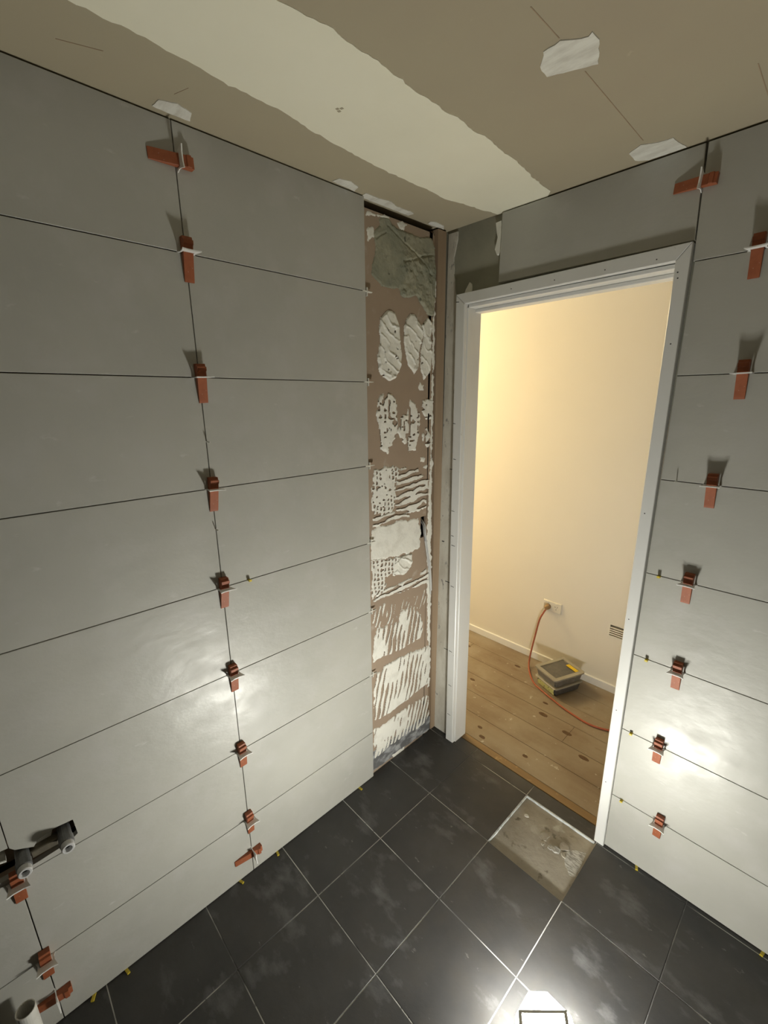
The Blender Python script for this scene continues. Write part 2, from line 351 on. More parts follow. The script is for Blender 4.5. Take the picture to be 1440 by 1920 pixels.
leaning('timber_strip', -0.0530, -0.0345, 0.003, 2.312, LEFT, -0.055, -0.030, M['timber'], wl)
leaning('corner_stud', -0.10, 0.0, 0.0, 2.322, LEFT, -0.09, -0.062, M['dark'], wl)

COLS = [-2.25, -1.6470, -1.0440, -0.4400]
def vjoint(i, z):                       # the long joints are very slightly out of plumb
    return COLS[i]+{0: 0, 1: -0.008, 2: 0.006, 3: 0.0}[i]*(z-1.15)/1.2
for i in range(3):
    for k in range(8):
        z0 = J[k]+(G if k else 0.003); z1 = J[k+1]-(G if k < 7 else 0)
        P = [(vjoint(i, z0)+G, z0), (vjoint(i+1, z0)-G, z0), (vjoint(i+1, z1)-G, z1), (vjoint(i, z1)+G, z1)]
        ch = 0.0007
        if k == 2 and i == 1:            # cut out for the tap bodies
            a = vjoint(1, .55)+G; b = vjoint(1, .66)+G; ch = 0
            P = [P[1], P[2], P[3], (b, 0.645), (-1.634, 0.632), (-1.600, 0.612), (-1.589, 0.626), (-1.553, 0.634),
                 (-1.514, 0.630), (-1.511, 0.580), (-1.533, 0.568), (-1.60, 0.561), (a, 0.559), P[0]]
        if k == 2 and i == 0:
            a = vjoint(1, .55)-G; b = vjoint(1, .66)-G; ch = 0
            P = [P[0], P[1], (a, 0.559), (-1.70, 0.562), (-1.71, 0.63), (-1.68, 0.652), (b, 0.647), P[2], P[3]]
        slab('tile', P, LEFT, -0.016, 0.0, M['tile'], wl, ch)

# tile adhesive, old plaster and waterproofing on the bare strip: height fields
def vnoise(x, y, s, seed):
    r = np.random.RandomState(seed); T = r.rand(64, 64)
    X, Y = x*s+100.3, y*s+100.7
    i, j = np.floor(X).astype(int), np.floor(Y).astype(int)
    fx, fy = X-i, Y-j
    fx = fx*fx*(3-2*fx); fy = fy*fy*(3-2*fy)
    g = lambda a, b: T[a % 64, b % 64]
    return (g(i, j)*(1-fx)+g(i+1, j)*fx)*(1-fy)+(g(i, j+1)*(1-fx)+g(i+1, j+1)*fx)*fy
def fbm(x, y, s, seed): return 0.55*vnoise(x, y, s, seed)+0.3*vnoise(x, y, s*2.1, seed+1)+0.15*vnoise(x, y, s*4.3, seed+2)
def inside_dist(y, z, P):
    P = np.array(P); d = np.full(y.shape, 9.0); ins = np.zeros(y.shape, bool)
    for a, b in zip(P, np.roll(P, -1, 0)):
        e = b-a; t = np.clip(((y-a[0])*e[0]+(z-a[1])*e[1])/(e@e+1e-12), 0, 1)
        d = np.minimum(d, np.hypot(y-a[0]-t*e[0], z-a[1]-t*e[1]))
        c = (a[1] > z) != (b[1] > z)
        xx = a[0]+(z-a[1])/np.where(abs(b[1]-a[1]) < 1e-9, 1e-9, b[1]-a[1])*(b[0]-a[0])
        ins ^= c & (y < xx)
    return np.where(ins, d, -d)
def sstep(v, a, b):
    t = np.clip((v-a)/(b-a), 0, 1); return t*t*(3-2*t)
def field(style, P, seed):
    P = [(min(max(p[0], -0.4385), -0.020), min(p[1], 2.306)) for p in P]
    ys = np.arange(min(p[0] for p in P)-0.012, max(p[0] for p in P)+0.012, 0.0024)
    zs = np.arange(max(0.002, min(p[1] for p in P)-0.012), max(p[1] for p in P)+0.012, 0.0024)
    y, z = np.meshgrid(ys, zs)
    d = inside_dist(y, z, P)
    d = d+(fbm(y, z, 45, seed)-0.5)*(0.022 if style not in ('smear', 'membrane', 'plaster') else 0.012)
    n = fbm(y, z, 30, seed+5); n2 = fbm(y, z, 11, seed+9)
    wy, wz = y+(n2-0.5)*0.030, z+(n2-0.5)*0.035
    edge = sstep(d, 0.0, 0.006)
    if style == 'smear':
        h = 0.0055+0.0085*fbm(y, z, 18, seed+2)*np.maximum(0, np.sin((wz*1.0+wy*0.75+0.05*n)*2*np.pi/0.052))**6+0.002*(n-0.5)
        h = np.where(fbm(y, z, 60, seed+3) > 0.80, 0, h)
    elif style == 'smooth':
        h = 0.0022+0.0014*(n-0.5)
    elif style == 'scratch':
        h = 0.004+0.003*(n-0.5)
        hole = (vnoise(y, z*0.4, 95, seed+3) > 0.74) | (vnoise(y*0.35, z, 120, seed+4) > 0.80)
        h = np.where(hole, -0.001, h)
    elif style == 'cross':
        a = np.sin(wy*2*np.pi/0.0195); b = np.sin(wz*2*np.pi/0.0205+np.floor(wy/0.0195)*1.7)
        h = 0.0035+0.0015*(n-0.5)
        h = np.where(((a+1.6*(fbm(y, z, 38, seed+4)-0.5) > 0.35) & (b > -0.35) & (fbm(y, z, 16, seed+6) > 0.40)) | (vnoise(y*0.5, z, 110, seed+8) > 0.86), -0.001, h)
    elif style == 'hridge':
        a = np.sin((wz-0.06*wy)*2*np.pi/0.030)
        h = np.where(a+3.4*(fbm(y*0.6, z, 30, seed+4)-0.5) > -0.15, 0.0035+0.002*(n-0.3), -0.001)
    elif style in ('vridge', 'vtilt'):
        k = 0.22 if style == 'vridge' else 0.30
        a = np.sin((wy-k*wz)*2*np.pi/(0.030 if style == 'vridge' else 0.0265))
        h = np.where(a+4.2*(fbm(y, z*0.6, 14, seed+4)-0.5) > (-0.72 if style == 'vridge' else -0.55), 0.0042+0.003*(n-0.5), -0.001)
    elif style == 'vthin':
        a = np.sin((wy-0.35*wz)*2*np.pi/0.024)
        h = np.where(a+2.6*(fbm(y, z*0.7, 26, seed+4)-0.5) > 0.55, 0.003+0.002*(n-0.5), -0.001)
    elif style == 'plaster':
        n3 = fbm(y, z, 55, seed+7)
        low = sstep(y, -0.27, -0.24)*sstep(-z, -2.26, -2.18)
        h = 0.003+0.002*(n-0.5)+low*0.010*(n3-0.15)+0.004*low
        for (a0, a1, b0, b1) in ((-0.32, 2.285, -0.16, 2.215), (-0.16, 2.215, -0.085, 2.235), (-0.16, 2.215, -0.09, 2.165), (-0.375, 2.235, -0.33, 2.262), (-0.16, 2.21, -0.245, 2.185)):
            dl = -inside_dist(y, z, [(a0, a1), (b0, b1)])
            h = h-0.0045*(1-sstep(abs(dl)+(n3-0.5)*0.006, 0.0, 0.0055))
        h = np.maximum(h, 0.0008)
    else:
        h = 0.0012+0.0008*(n-0.5)
    h = np.where(d <= 0, -0.001, np.where(h > 0, h*np.maximum(edge, 0.15), h))
    ok = h > 0
    Hh = np.where(ok, h, 0.0)
    keep = (ok[:-1, :-1].astype(int)+ok[1:, :-1]+ok[:-1, 1:]+ok[1:, 1:]) >= 3
    nz, ny = y.shape
    idx = -np.ones(nz*ny, int)
    a = np.argwhere(keep); q = a[:, 0]*ny+a[:, 1]
    F = np.stack([q, q+1, q+ny+1, q+ny], 1)
    if len(F) == 0: return None
    used = np.unique(F); idx[used] = np.arange(len(used))
    V = np.stack([-0.016+Hh.ravel()[used], y.ravel()[used], z.ravel()[used]], 1)
    me = bpy.data.meshes.new('adhesive')
    me.from_pydata(V.tolist(), [], idx[F].tolist())
    for p in me.polygons: p.use_smooth = True
    return me
for s, (style, P) in enumerate(ADHESIVE):
    me = field(style, P, 40+s*13)
    if me is None: continue
    if style == 'plaster': link('old_plaster', me, M['plaster'], wl, label='patch of rough grey green old plaster high on the bare strip')
    elif style == 'membrane': link('waterproofing', me, M['membrane'], wl, label='dark grey waterproofing paint along the foot of the bare strip')
    else: link('adhesive', me, M['adhesive'], wl)

# ------------------------------------------------------------------ structure: door wall
wb = empty('wall_back', kind='structure')
bm = bmesh.new()
plate(bm, [-0.10, 2.3], [0.0, 2.36], [(0.098, 0.838, 0.0, 2.062)], DOOR, -0.088, -0.016)
link('board', mesh_of(bm, 'board'), M['greenboard'], wb)
slab('plaster_strip', rough_outline([(-0.012, 0.004), (0.066, 0.004), (0.058, 1.2), (0.046, 1.9), (0.038, 2.08), (0.028, 2.14), (0.022, 2.18), (0.018, 2.24), (0.033, 2.30), (0.033, 2.326), (-0.012, 2.326), (-0.012, 1.2)], 0.02, 0.003, 3, fixed=(0, 9, 10, 11)), DOOR, -0.016, -0.011, M['oldplaster'], wb)
slab('adhesive', rough_outline([(0.207, 2.31), (0.229, 2.312), (0.233, 2.212), (0.219, 2.205), (0.210, 2.225), (0.216, 2.262)], 0.012, 0.002, 5), DOOR, -0.016, -0.006, M['adhesive'], wb)
slab('adhesive', rough_outline([(0.072, 2.09), (0.080, 2.115), (0.098, 2.138), (0.108, 2.13), (0.110, 2.09)], 0.012, 0.002, 6), DOOR, -0.016, -0.012, M['adhesive'], wb)
for x0, x1, z0, z1 in ((0.002, 0.016, 1.055, 1.06), (0.03, 0.06, 0.86, 0.864), (0.034, 0.05, 1.40, 1.403), (0.035, 0.06, 0.50, 0.503)):
    slab('scratch', rect(x0, x1, z0, z1), DOOR, -0.012, -0.0105, M['pencil'], wb)
def arch_r(z): return 0.858+lean(z)*0.75
slab('tile', [(0.236, 2.111), (arch_r(2.1)-0.004, 2.111), (arch_r(2.3)-0.012, 2.333), (0.236, 2.333)], DOOR, -0.016, 0.0, M['tile'], wb, 0.0007)
for k in range(8):
    z0 = J[k]+(G if k else 0.003); z1 = J[k+1]-(G if k < 7 else 0.001)
    u0, u1 = arch_r(z0)+0.0035, arch_r(z1)+0.0035
    if k == 7: u0, u1 = 0.8475, 0.838
    slab('tile', [(u0, z0), (1.455, z0), (1.455, z1), (u1, z1)], DOOR, -0.016, 0.0, M['tile'], wb, 0.0007)
    slab('tile', [(1.458, z0), (2.06, z0), (2.06, z1), (1.458, z1)], DOOR, -0.016, 0.0, M['tile'], wb, 0.0007)

# ------------------------------------------------------------------ structure: other walls, ceiling
bm = bmesh.new(); box(bm, 2.2, 2.25, -2.7, 0.016, 0.0, H)
link('wall_right', mesh_of(bm, 'wall_right'), M['plainwall'], kind='structure')
bm = bmesh.new(); box(bm, -0.12, 2.25, -2.75, -2.7, 0.0, H)
link('wall_front', mesh_of(bm, 'wall_front'), M['plainwall'], kind='structure')
ce = empty('ceiling', kind='structure')
bm = bmesh.new(); box(bm, -0.12, 2.25, -2.75, 0.0155, H, H+0.04)
link('plasterboard', mesh_of(bm, 'plasterboard'), M['ceil'], ce)
band = [(0.215, -2.7), (0.213, -1.27), (0.213, -1.127), (0.199, -0.974), (0.203, -0.862), (0.182, -0.78), (0.165, -0.545), (0.162, -0.241), (0.19, -0.09), (0.208, 0.013),
        (0.395, 0.013), (0.422, -0.026), (0.452, -0.389), (0.453, -0.635), (0.458, -0.941), (0.445, -1.017), (0.46, -1.4), (0.46, -2.7)]
slab('joint_compound', rough_outline(band, 0.012, 0.0045, 11, fixed=(9, 10, 17)), CEIL, 0.0, 0.0012, M['compound'], ce)
PATCH = [[(0.020, -1.085), (0.052, -1.080), (0.064, -1.045), (0.052, -1.008), (0.020, -1.000)],
         [(0.010, -0.575), (0.036, -0.570), (0.044, -0.535), (0.032, -0.490), (0.004, -0.484)],
         [(0.663, -0.523), (0.668, -0.560), (0.691, -0.593), (0.725, -0.594), (0.765, -0.566), (0.774, -0.572), (0.777, -0.544), (0.750, -0.483)],
         [(0.672, -0.030), (0.675, -0.080), (0.710, -0.104), (0.745, -0.085), (0.777, -0.080), (0.782, -0.038), (0.79, -0.004), (0.70, -0.004)],
         [(-0.014, -0.445), (0.016, -0.448), (0.018, -0.39), (0.028, -0.345), (0.012, -0.30), (0.016, -0.24), (0.010, -0.215), (-0.014, -0.22)],
         [(-0.016, -0.110), (0.004, -0.118), (0.014, -0.095), (0.010, -0.045), (-0.014, -0.018)]]
for s, P in enumerate(PATCH):
    slab('filler', rough_outline(P, 0.010, 0.0022, 20+s), CEIL, 0.0, 0.0018, M['compound2'], ce)
for (xa, ya, xb, yb) in ((0.723, -0.70, 0.725, -0.60), (0.722, -0.48, 0.720, -0.12), (0.10, -1.27, 0.125, -1.2), (0.09, -1.06, 0.13, -1.045), (0.965, -0.25, 0.965, -0.10)):
    slab('crack', [(xa, ya), (xa+0.0016, ya), (xb+0.0016, yb), (xb, yb)], CEIL, 0.0, 0.0006, M['timber'], ce)
for dx, dy in ((0.288, -0.778), (0.296, -0.772), (0.284, -0.770)):
    slab('scuff', rough_outline([(dx, dy), (dx+0.007, dy+0.002), (dx+0.006, dy+0.008), (dx-0.001, dy+0.006)], 0.004, 0.001, 5), CEIL, 0.001, 0.0018, M['ceil'], ce)

# ------------------------------------------------------------------ structure: bathroom floor
fl = empty('floor', kind='structure')
bm = bmesh.new(); box(bm, -0.12, 2.25, -2.75, 0.055, -0.05, -0.0115)
link('screed', mesh_of(bm, 'screed'), M['screed'], fl)
XE = [-0.016, 0.240, 0.546, 0.848, 1.152, 1.456, 1.760, 2.064, 2.2]
YE = [-2.7, -2.446, -2.142, -1.838, -1.534, -1.230, -0.926, -0.622, -0.319, -0.015, 0.055]
GAP = 0.0016
for a, b in zip(XE, XE[1:]):
    for c, d in zip(YE, YE[1:]):
        if a == 0.546 and d == -0.015: continue          # the tile lifted out in front of the door
        e = 0.0004*random.random()
        slab('tile', rect(a+GAP, b-GAP, c+GAP, d-GAP), FLOOR, -0.013, e, M['slate'], fl, 0.0006)
bm = bmesh.new()
for x in XE[1:-1]:
    for c, d in zip(YE, YE[1:]):
        if d == -0.015 and x in (0.546, 0.848): continue
        box(bm, x-GAP, x+GAP, c+GAP, d-GAP, -0.013, -0.0008)
for y in YE[1:-1]:
    for a, b in zip(XE, XE[1:]):
        if a == 0.546 and y in (-0.319, -0.015): continue
        box(bm, a-GAP, b+GAP, y-GAP, y+GAP, -0.013, -0.0008)
link('grout', mesh_of(bm, 'grout'), M['grout'], fl)
slab('bedding_edge', rough_outline([(0.5446, -0.316), (0.549, -0.316), (0.5495, -0.02), (0.5446, -0.02)], 0.01, 0.0008, 4, fixed=(0, 2, 3)), FLOOR, -0.013, -0.0012, M['bed_edge'], fl)
slab('bedding_edge', rough_outline([(0.548, -0.0136), (0.548, -0.0185), (0.842, -0.0185), (0.842, -0.0136)], 0.01, 0.0008, 5, fixed=(0, 2, 3)), FLOOR, -0.013, -0.0012, M['bed_edge'], fl)
slab('bedding_edge', rough_outline([(0.8496, -0.317), (0.8465, -0.317), (0.8455, -0.016), (0.8496, -0.016)], 0.01, 0.0006, 6, fixed=(0, 2, 3)), FLOOR, -0.013, -0.003, M['screed'], fl)
slab('scraped_patch', rough_outline([(0.772, -0.135), (0.80, -0.095), (0.838, -0.07), (0.843, -0.20), (0.825, -0.205), (0.80, -0.185)], 0.008, 0.003, 8), FLOOR, -0.0125, -0.0108, M['scratched'], fl)
for s, (x, y, r, hh) in enumerate(((0.729, -0.158, 0.014, 0.005), (0.748, -0.15, 0.018, 0.007), (0.765, -0.118, 0.022, 0.004), (0.70, -0.165, 0.008, 0.004), (0.592, -0.10, 0.010, 0.003), (0.78, -0.15, 0.012, 0.005), (0.69, -0.13, 0.02, 0.002))):
    P = [(x+r*math.cos(t)*random.uniform(.6, 1.15), y+r*math.sin(t)*random.uniform(.6, 1.15)) for t in [k*math.pi/4 for k in range(8)]]
    slab('mortar_lump', rough_outline(P, 0.005, 0.0015, s), FLOOR, -0.012, -0.0112+hh, M['scratched'] if s in (0, 1, 4) else M['screed'], fl, 0.001)

# ------------------------------------------------------------------ structure: door frame
dr = empty('door_1', kind='structure')
def quad_leg(name, u0, u1, z0, z1, h0, h1, mat, ch, cut0=0, cut1=0):
    bmx = bmesh.new()
    prism(bmx, [(u0+lean(z0), z0), (u1+lean(z0), z0), (u1+lean(z1+cut1), z1+cut1), (u0+lean(z1+cut0), z1+cut0)], DOOR, h0, h1, ch)
    return link(name, mesh_of(bmx, name), mat, dr)
quad_leg('architrave', 0.070, 0.1135, 0.002, 2.058, -0.016, 0.0145, M['gloss'], 0.003, cut0=0.038)
quad_leg('architrave', 0.8225, 0.8575, 0.002, 2.064, -0.016, 0.0145, M['gloss'], 0.002, cut1=0.040)
l0, l1 = lean(2.1), lean(2.06)
bm = bmesh.new(); prism(bm, [(0.1137+l1, 2.0585), (0.8222+l1, 2.0645), (0.8573+l0, 2.105), (0.0702+l0, 2.0965)], DOOR, -0.016, 0.0147, 0.002)
link('architrave', mesh_of(bm, 'architrave'), M['gloss'], dr)
def jamb(u0, u1):
    quad_leg('jamb', u0, u1, 0.0015, 2.046, -0.090, -0.004, M['gloss'], 0.0015)
jamb(0.100, 0.1185); jamb(0.827, 0.838)
bm = bmesh.new(); prism(bm, [(0.119+lean(2.05), 2.046), (0.8265+lean(2.05), 2.050), (0.8265+lean(2.05), 2.062), (0.119+lean(2.05), 2.058)], DOOR, -0.090, -0.004, 0.0015)
link('head_jamb', mesh_of(bm, 'head_jamb'), M['gloss'], dr)
bm = bmesh.new(); prism(bm, [(0.119+lean(2.05), 2.033), (0.8265+lean(2.05), 2.037), (0.8265+lean(2.05), 2.0498), (0.119+lean(2.05), 2.0458)], DOOR, -0.090, -0.050, 0.002)
link('door_stop', mesh_of(bm, 'door_stop'), M['gloss'], dr)
for (x, z) in ((0.076, 2.068), (0.075, 1.60), (0.081, 1.45), (0.078, 1.22), (0.08, 1.105), (0.082, 1.06), (0.084, 0.86), (0.083, 0.52), (0.085, 0.33), (0.083, 0.16)):
    w_ = random.uniform(0.008, 0.018)
    slab('scratch', [(x-0.004+lean(z), z), (x+w_+lean(z), z-0.001), (x+w_+lean(z), z+0.001), (x-0.004+lean(z), z+0.003)], DOOR, 0.013, 0.0149, M['pencil'], dr)
for (x, z) in ((0.834, 2.02), (0.832, 2.035), (0.84, 1.85), (0.836, 1.35), (0.834, 0.98), (0.836, 0.62), (0.835, 0.3)):
    slab('nail_hole', [(x+lean(z)+0.0022*math.cos(t), z+0.0022*math.sin(t)) for t in [k*math.pi/3 for k in range(6)]], DOOR, 0.013, 0.0148, M['pencil'], dr)
for x in (0.30, 0.46, 0.62, 0.76):
    slab('nail_hole', [(x+0.002*math.cos(t), 2.078+0.002*math.sin(t)) for t in [k*math.pi/3 for k in range(6)]], DOOR, 0.013, 0.0150, M['pencil'], dr)

# ------------------------------------------------------------------ structure: hallway beyond the door
bm = bmesh.new()
plate(bm, [-2.8, 2.2], [-0.02, 2.45], [(0.475, 0.70, 0.356, 0.430)], HALLW, -0.06, 0.0)
link('wall_hall_back', mesh_of(bm, 'wall_hall_back'), M['hallpaint'], kind='structure')
bm = bmesh.new(); box(bm, -2.85, -2.8, 0.088, 1.06, 0, 2.45); link('wall_hall_left', mesh_of(bm, 'wall_hall_left'), M['hallpaint'], kind='structure')
bm = bmesh.new(); box(bm, 2.2, 2.25, 0.088, 1.06, 0, 2.45); link('wall_hall_right', mesh_of(bm, 'wall_hall_right'), M['hallpaint'], kind='structure')
bm = bmesh.new()
plate(bm, [-2.8, 2.2], [0.0, 2.45], [(0.08, 0.86, -0.1, 2.07)], DOOR, -0.0925, -0.0885)
link('wall_hall_front', mesh_of(bm, 'wall_hall_front'), M['hallpaint'], kind='structure')
bm = bmesh.new(); box(bm, -2.85, 2.25, 0.0925, 1.06, 2.45, 2.5); link('ceiling_hall', mesh_of(bm, 'ceiling_hall'), M['whitepaint'], kind='structure')
slab('baseboard_hall', rect(-2.8, 2.2, -0.001, 0.048), HALLW, 0.0, 0.012, M['whitepaint'], None, 0.002, kind='structure')
fh = empty('floor_hall', kind='structure')
bm = bmesh.new(); box(bm, -2.85, 2.25, 0.0925, 1.06, -0.06, -0.016); link('joists', mesh_of(bm, 'joists'), M['dark'], fh)
BY = [0.057, 0.098, 0.252, 0.402, 0.552, 0.702, 0.852, 1.0]
for i, (a, b) in enumerate(zip(BY, BY[1:])):
    cuts = [-2.8]+sorted(random.uniform(-1.2, 2.0) for _ in range(1))+[2.2] if i not in (0, 1) else [-2.8, 2.2]
    if i in (0,): cuts = [0.10, 0.862]
    for c, d in zip(cuts, cuts[1:]):
        slab('floorboard', rect(c+0.0005, d-0.0005, a+0.0009, b-0.0009), FLOOR, -0.016, -0.0004-0.0004*random.random(), M['honey'] if i == 0 else M['wood'], fh, 0.0009)
for (x, y, a, b) in ((0.349, 0.522, 0.026, 0.013), (0.504, 0.478, 0.026, 0.013), (0.634, 0.375, 0.026, 0.012), (0.429, 0.180, 0.014, 0.009), (0.161, 0.186, 0.014, 0.009), (0.209, 0.135, 0.018, 0.010), (-0.37, 0.80, 0.03, 0.012), (0.012, 0.83, 0.022, 0.01), (0.313, 0.62, 0.016, 0.008), (-0.11, 0.50, 0.018, 0.009)):
    slab('knot', [(x+a*math.cos(t)*random.uniform(.9, 1.05), y+b*math.sin(t)*random.uniform(.9, 1.05)) for t in [k*math.pi/7 for k in range(14)]], FLOOR, -0.004, 0.0003, M['knot'], fh)

# ------------------------------------------------------------------ work light (the lamp of the room)
wk = empty('work_light', (0.98, -0.71, 0), label='bright white work light lying on the dark floor tiles', category='work light')
def octagon(r, c): return [(-r, -r+c), (-r+c, -r), (r-c, -r), (r, -r+c), (r, r-c), (r-c, r), (-r+c, r), (-r, r-c)]
bm = bmesh.new(); prism(bm, octagon(0.064, 0.03), FLOOR, 0.001, 0.068, 0.002)
link('base', mesh_of(bm, 'base'), M['lampdark'], wk)
bm = bmesh.new(); prism(bm, octagon(0.070, 0.036), FLOOR, 0.0681, 0.100, 0.004)
link('diffuser', mesh_of(bm, 'diffuser'), M['lens'], wk)
hd = empty('head_pivot')
bpy.data.objects.remove(hd)
ang = 0.579
def turned(u, v, h):
    return (-0.066+u*math.cos(ang)+v*math.sin(ang), -0.032+u*math.sin(ang)-v*math.cos(ang), h+(h > 0.101)*(0.45*u+0.27*v-0.030))
bm = bmesh.new()
P = rect(0, 0.117, 0, 0.10)
for q in (rect(0, 0.117, 0, 0.008), rect(0, 0.117, 0.092, 0.10), rect(0, 0.008, 0.008, 0.092), rect(0.109, 0.117, 0.008, 0.092)):
    prism(bm, q, turned, 0.1002, 0.148)
prism(bm, rect(0.008, 0.109, 0.008, 0.092), turned, 0.1002, 0.138)
link('housing', mesh_of(bm, 'housing'), M['lampbody'], wk)
bm = bmesh.new(); prism(bm, rect(0.0083, 0.1087, 0.0083, 0.0917), turned, 0.1382, 0.1440, 0.001)
link('lens', mesh_of(bm, 'lens'), M['lens2'], wk)

# hallway lamp, out of sight up to the left
hl = empty('hall_ceiling_lamp', (-1.85, 0.55, 2.45), label='warm round ceiling lamp of the hallway', category='lamp')
bm = bmesh.new(); lathe(bm, [(0.002, -0.0005), (0.09, -0.0005), (0.09, -0.02), (0.002, -0.02)], n=24); link('mount', mesh_of(bm, 'mount'), M['whitepaint'], hl)
bm = bmesh.new(); lathe(bm, [(0.002, -0.0205), (0.08, -0.0205), (0.078, -0.05), (0.05, -0.08), (0.002, -0.09)], n=24); link('globe', mesh_of(bm, 'globe', True), M['bulb'], hl)
ld = bpy.data.lights.new('hall_lamp_light', 'POINT'); ld.energy = HALL; ld.color = (1.0, 0.80, 0.45); ld.shadow_soft_size = 0.08
lo = bpy.data.objects.new('hall_lamp_light', ld); COL.objects.link(lo); lo.location = (0, 0, -0.16); lo.parent = hl

# ------------------------------------------------------------------ levelling clips
def build_clip():
    r = empty('levelling_clip')
    bm = bmesh.new()
    prof = [(-0.066, 0.0006), (0.034, 0.0006), (0.034, 0.0165), (0.0275, 0.0175), (0.026, 0.0235), (0.017, 0.0225), (0.0145, 0.0185), (-0.060, 0.0046), (-0.066, 0.0030)]
    prism(bm, prof, lambda s, h, w: (h, w, s), -0.0122, 0.0122, 0.0008)
    link('wedge', mesh_of(bm, 'wedge'), M['red'], r)
    bm = bmesh.new()
    for s in (-1, 1):
        prism(bm, [(s*0.0225, -0.002), (s*0.0150, -0.002), (s*0.0138, 0.0185), (s*0.0190, 0.0190), (s*0.0180, 0.010)], lambda w, h, t: (h, w, t), -0.0011, 0.0011)
    bar = [(-0.0138, 0.0186), (0.0138, 0.0186), (0.0185, 0.0191), (0.0235, 0.0400), (0.010, 0.0365), (-0.010, 0.0365), (-0.0235, 0.0400), (-0.0185, 0.0191)]
    prism(bm, bar, lambda w, h, t: (h, w, t), -0.0016, 0.0016, 0.0004)
    link('strap', mesh_of(bm, 'strap'), M['strap'], r)
    return r
CLIP = build_clip()
used = []
ORD = ['first', 'second', 'third', 'fourth', 'fifth', 'sixth', 'seventh', 'eighth']
def put_clip(wall, u, z, side, label, group, tilt=0.0, slide=0.0):
    c = CLIP if not used else copy_thing(CLIP)
    used.append(c)
    loc = Vector((0, u, z)) if wall == 'L' else Vector((u, 0, z))
    rz = 0 if wall == 'L' else -math.pi/2
    c.location = loc
    base = Euler(((-math.pi/2 if side else 0), 0, rz)).to_matrix()
    n = Vector((1, 0, 0)) if wall == 'L' else Vector((0, -1, 0))
    c.rotation_euler = (Matrix.Rotation(tilt, 3, n) @ base).to_euler()
    c['label'] = label; c['category'] = 'tile clip'; c['group'] = group
gl = 'levelling clips on the left wall'; gr = 'levelling clips on the wall right of the door'
T1 = [0, 0.05, 0.04, 0.02, -0.03, -0.04, 0.03, 0.0]
for n_, k in enumerate(range(7, 0, -1)):
    lab = '%s upright red wedge below the ceiling on the middle joint of the left wall' % ORD[n_]
    if k == 1: lab = 'lowest upright red wedge on the left wall middle joint, above a sideways one'
    put_clip('L', vjoint(2, J[k])+0.002, J[k], False, lab, gl, T1[k])
put_clip('L', vjoint(2, 2.25)+0.004, 2.252, True, 'red levelling wedge lying sideways near the ceiling on the left wall', gl, 0.02)
put_clip('L', vjoint(2, 0.09)+0.0, 0.094, True, 'red wedge lying sideways at the foot of the left wall middle joint', gl, 0.04)
put_clip('L', vjoint(1, J[2])-0.003, J[2]-0.006, False, 'large red levelling wedge just under the grey tap bodies at the left edge', gl, -0.03)
put_clip('L', vjoint(1, J[1])+0.001, J[1], False, 'upright red levelling wedge on the left wall below the tap bodies', gl, -0.04)
put_clip('L', vjoint(1, 0.1), 0.104, True, 'red levelling wedge lying sideways behind the white pipe stub', gl, 0.03)
T2 = [0, -0.02, 0.0, 0.02, 0.0, 0.03, 0.03, 0.02]
UX = [0, 1.03, 0.985, 0.995, 0.978, 0.988, 1.006, 0.985]
for n_, k in enumerate(range(7, 0, -1)):
    put_clip('D', UX[k], J[k], False, 'upright red wedge on the wall right of the door, %s' % (['topmost', 'second from the top', 'third from the top', 'fourth from the top', 'third from the floor', 'second from the floor', 'nearest the floor'][n_]), gr, T2[k])
put_clip('D', 0.840, 2.243, True, 'red levelling wedge lying sideways above the right corner of the door frame', gr, -0.05)

# ------------------------------------------------------------------ joint spacers
def build_cross():
    bm = bmesh.new()
    a, w = 0.021, 0.0022
    P = [(-a, -w), (-w, -w), (-w, -0.014), (w, -0.014), (w, -w), (a+0.003, -0.0012), (a+0.003, 0.0012), (w, w), (w, 0.013), (-w, 0.013), (-w, w), (-a, w)]
    prism(bm, P, lambda y, z, h: (h, y, z), -0.0045, 0.0045, 0.0006)
    return link('cross_spacer', mesh_of(bm, 'cross_spacer'), M['spacer'], None, category='spacer', group='cross spacers on the tile edge')
CROSS = build_cross()
for n_, k in enumerate((7, 6, 5, 4, 3, 2)):
    c = CROSS if n_ == 0 else CROSS.copy()
    if n_: COL.objects.link(c)
    c.location = (-0.0045, -0.4365+0.0035, J[k])
    c['label'] = 'white cross spacer in the tile edge by the bare strip, %s' % ['highest one', 'second from the ceiling', 'third from the ceiling', 'third from the floor', 'second from the floor', 'lowest one'][n_]
def build_peg():
    bm = bmesh.new()
    prism(bm, [(-0.006, -0.0012), (0.020, -0.0012), (0.020, 0.0012), (-0.006, 0.0012)], lambda h, z, w: (h, w, z), -0.0011, 0.0011)
    prism(bm, [(-0.010, -0.0011), (0.010, -0.0011), (0.010, 0.0011), (-0.010, 0.0011)], lambda y, z, h: (h, y, z), -0.006, -0.0005)
    return link('joint_spacer', mesh_of(bm, 'joint_spacer'), M['spacer'], None, category='spacer', group='thin joint spacers')
PEG = build_peg(); PEG.location = (0, vjoint(2, 1.593)+0.002, 1.593)
PEG['label'] = 'thin white spacer in the middle joint of the left wall, upper one'
p = PEG.copy(); COL.objects.link(p); p.location = (0, vjoint(2, 1.339)-0.001, 1.339); p['label'] = 'thin white spacer in the middle joint of the left wall, lower one'
p = PEG.copy(); COL.objects.link(p); p.location = (0.899, 0, 1.461); p.rotation_euler = (math.pi/2, 0, -math.pi/2); p['label'] = 'small pale spacer in the joint right of the door frame'
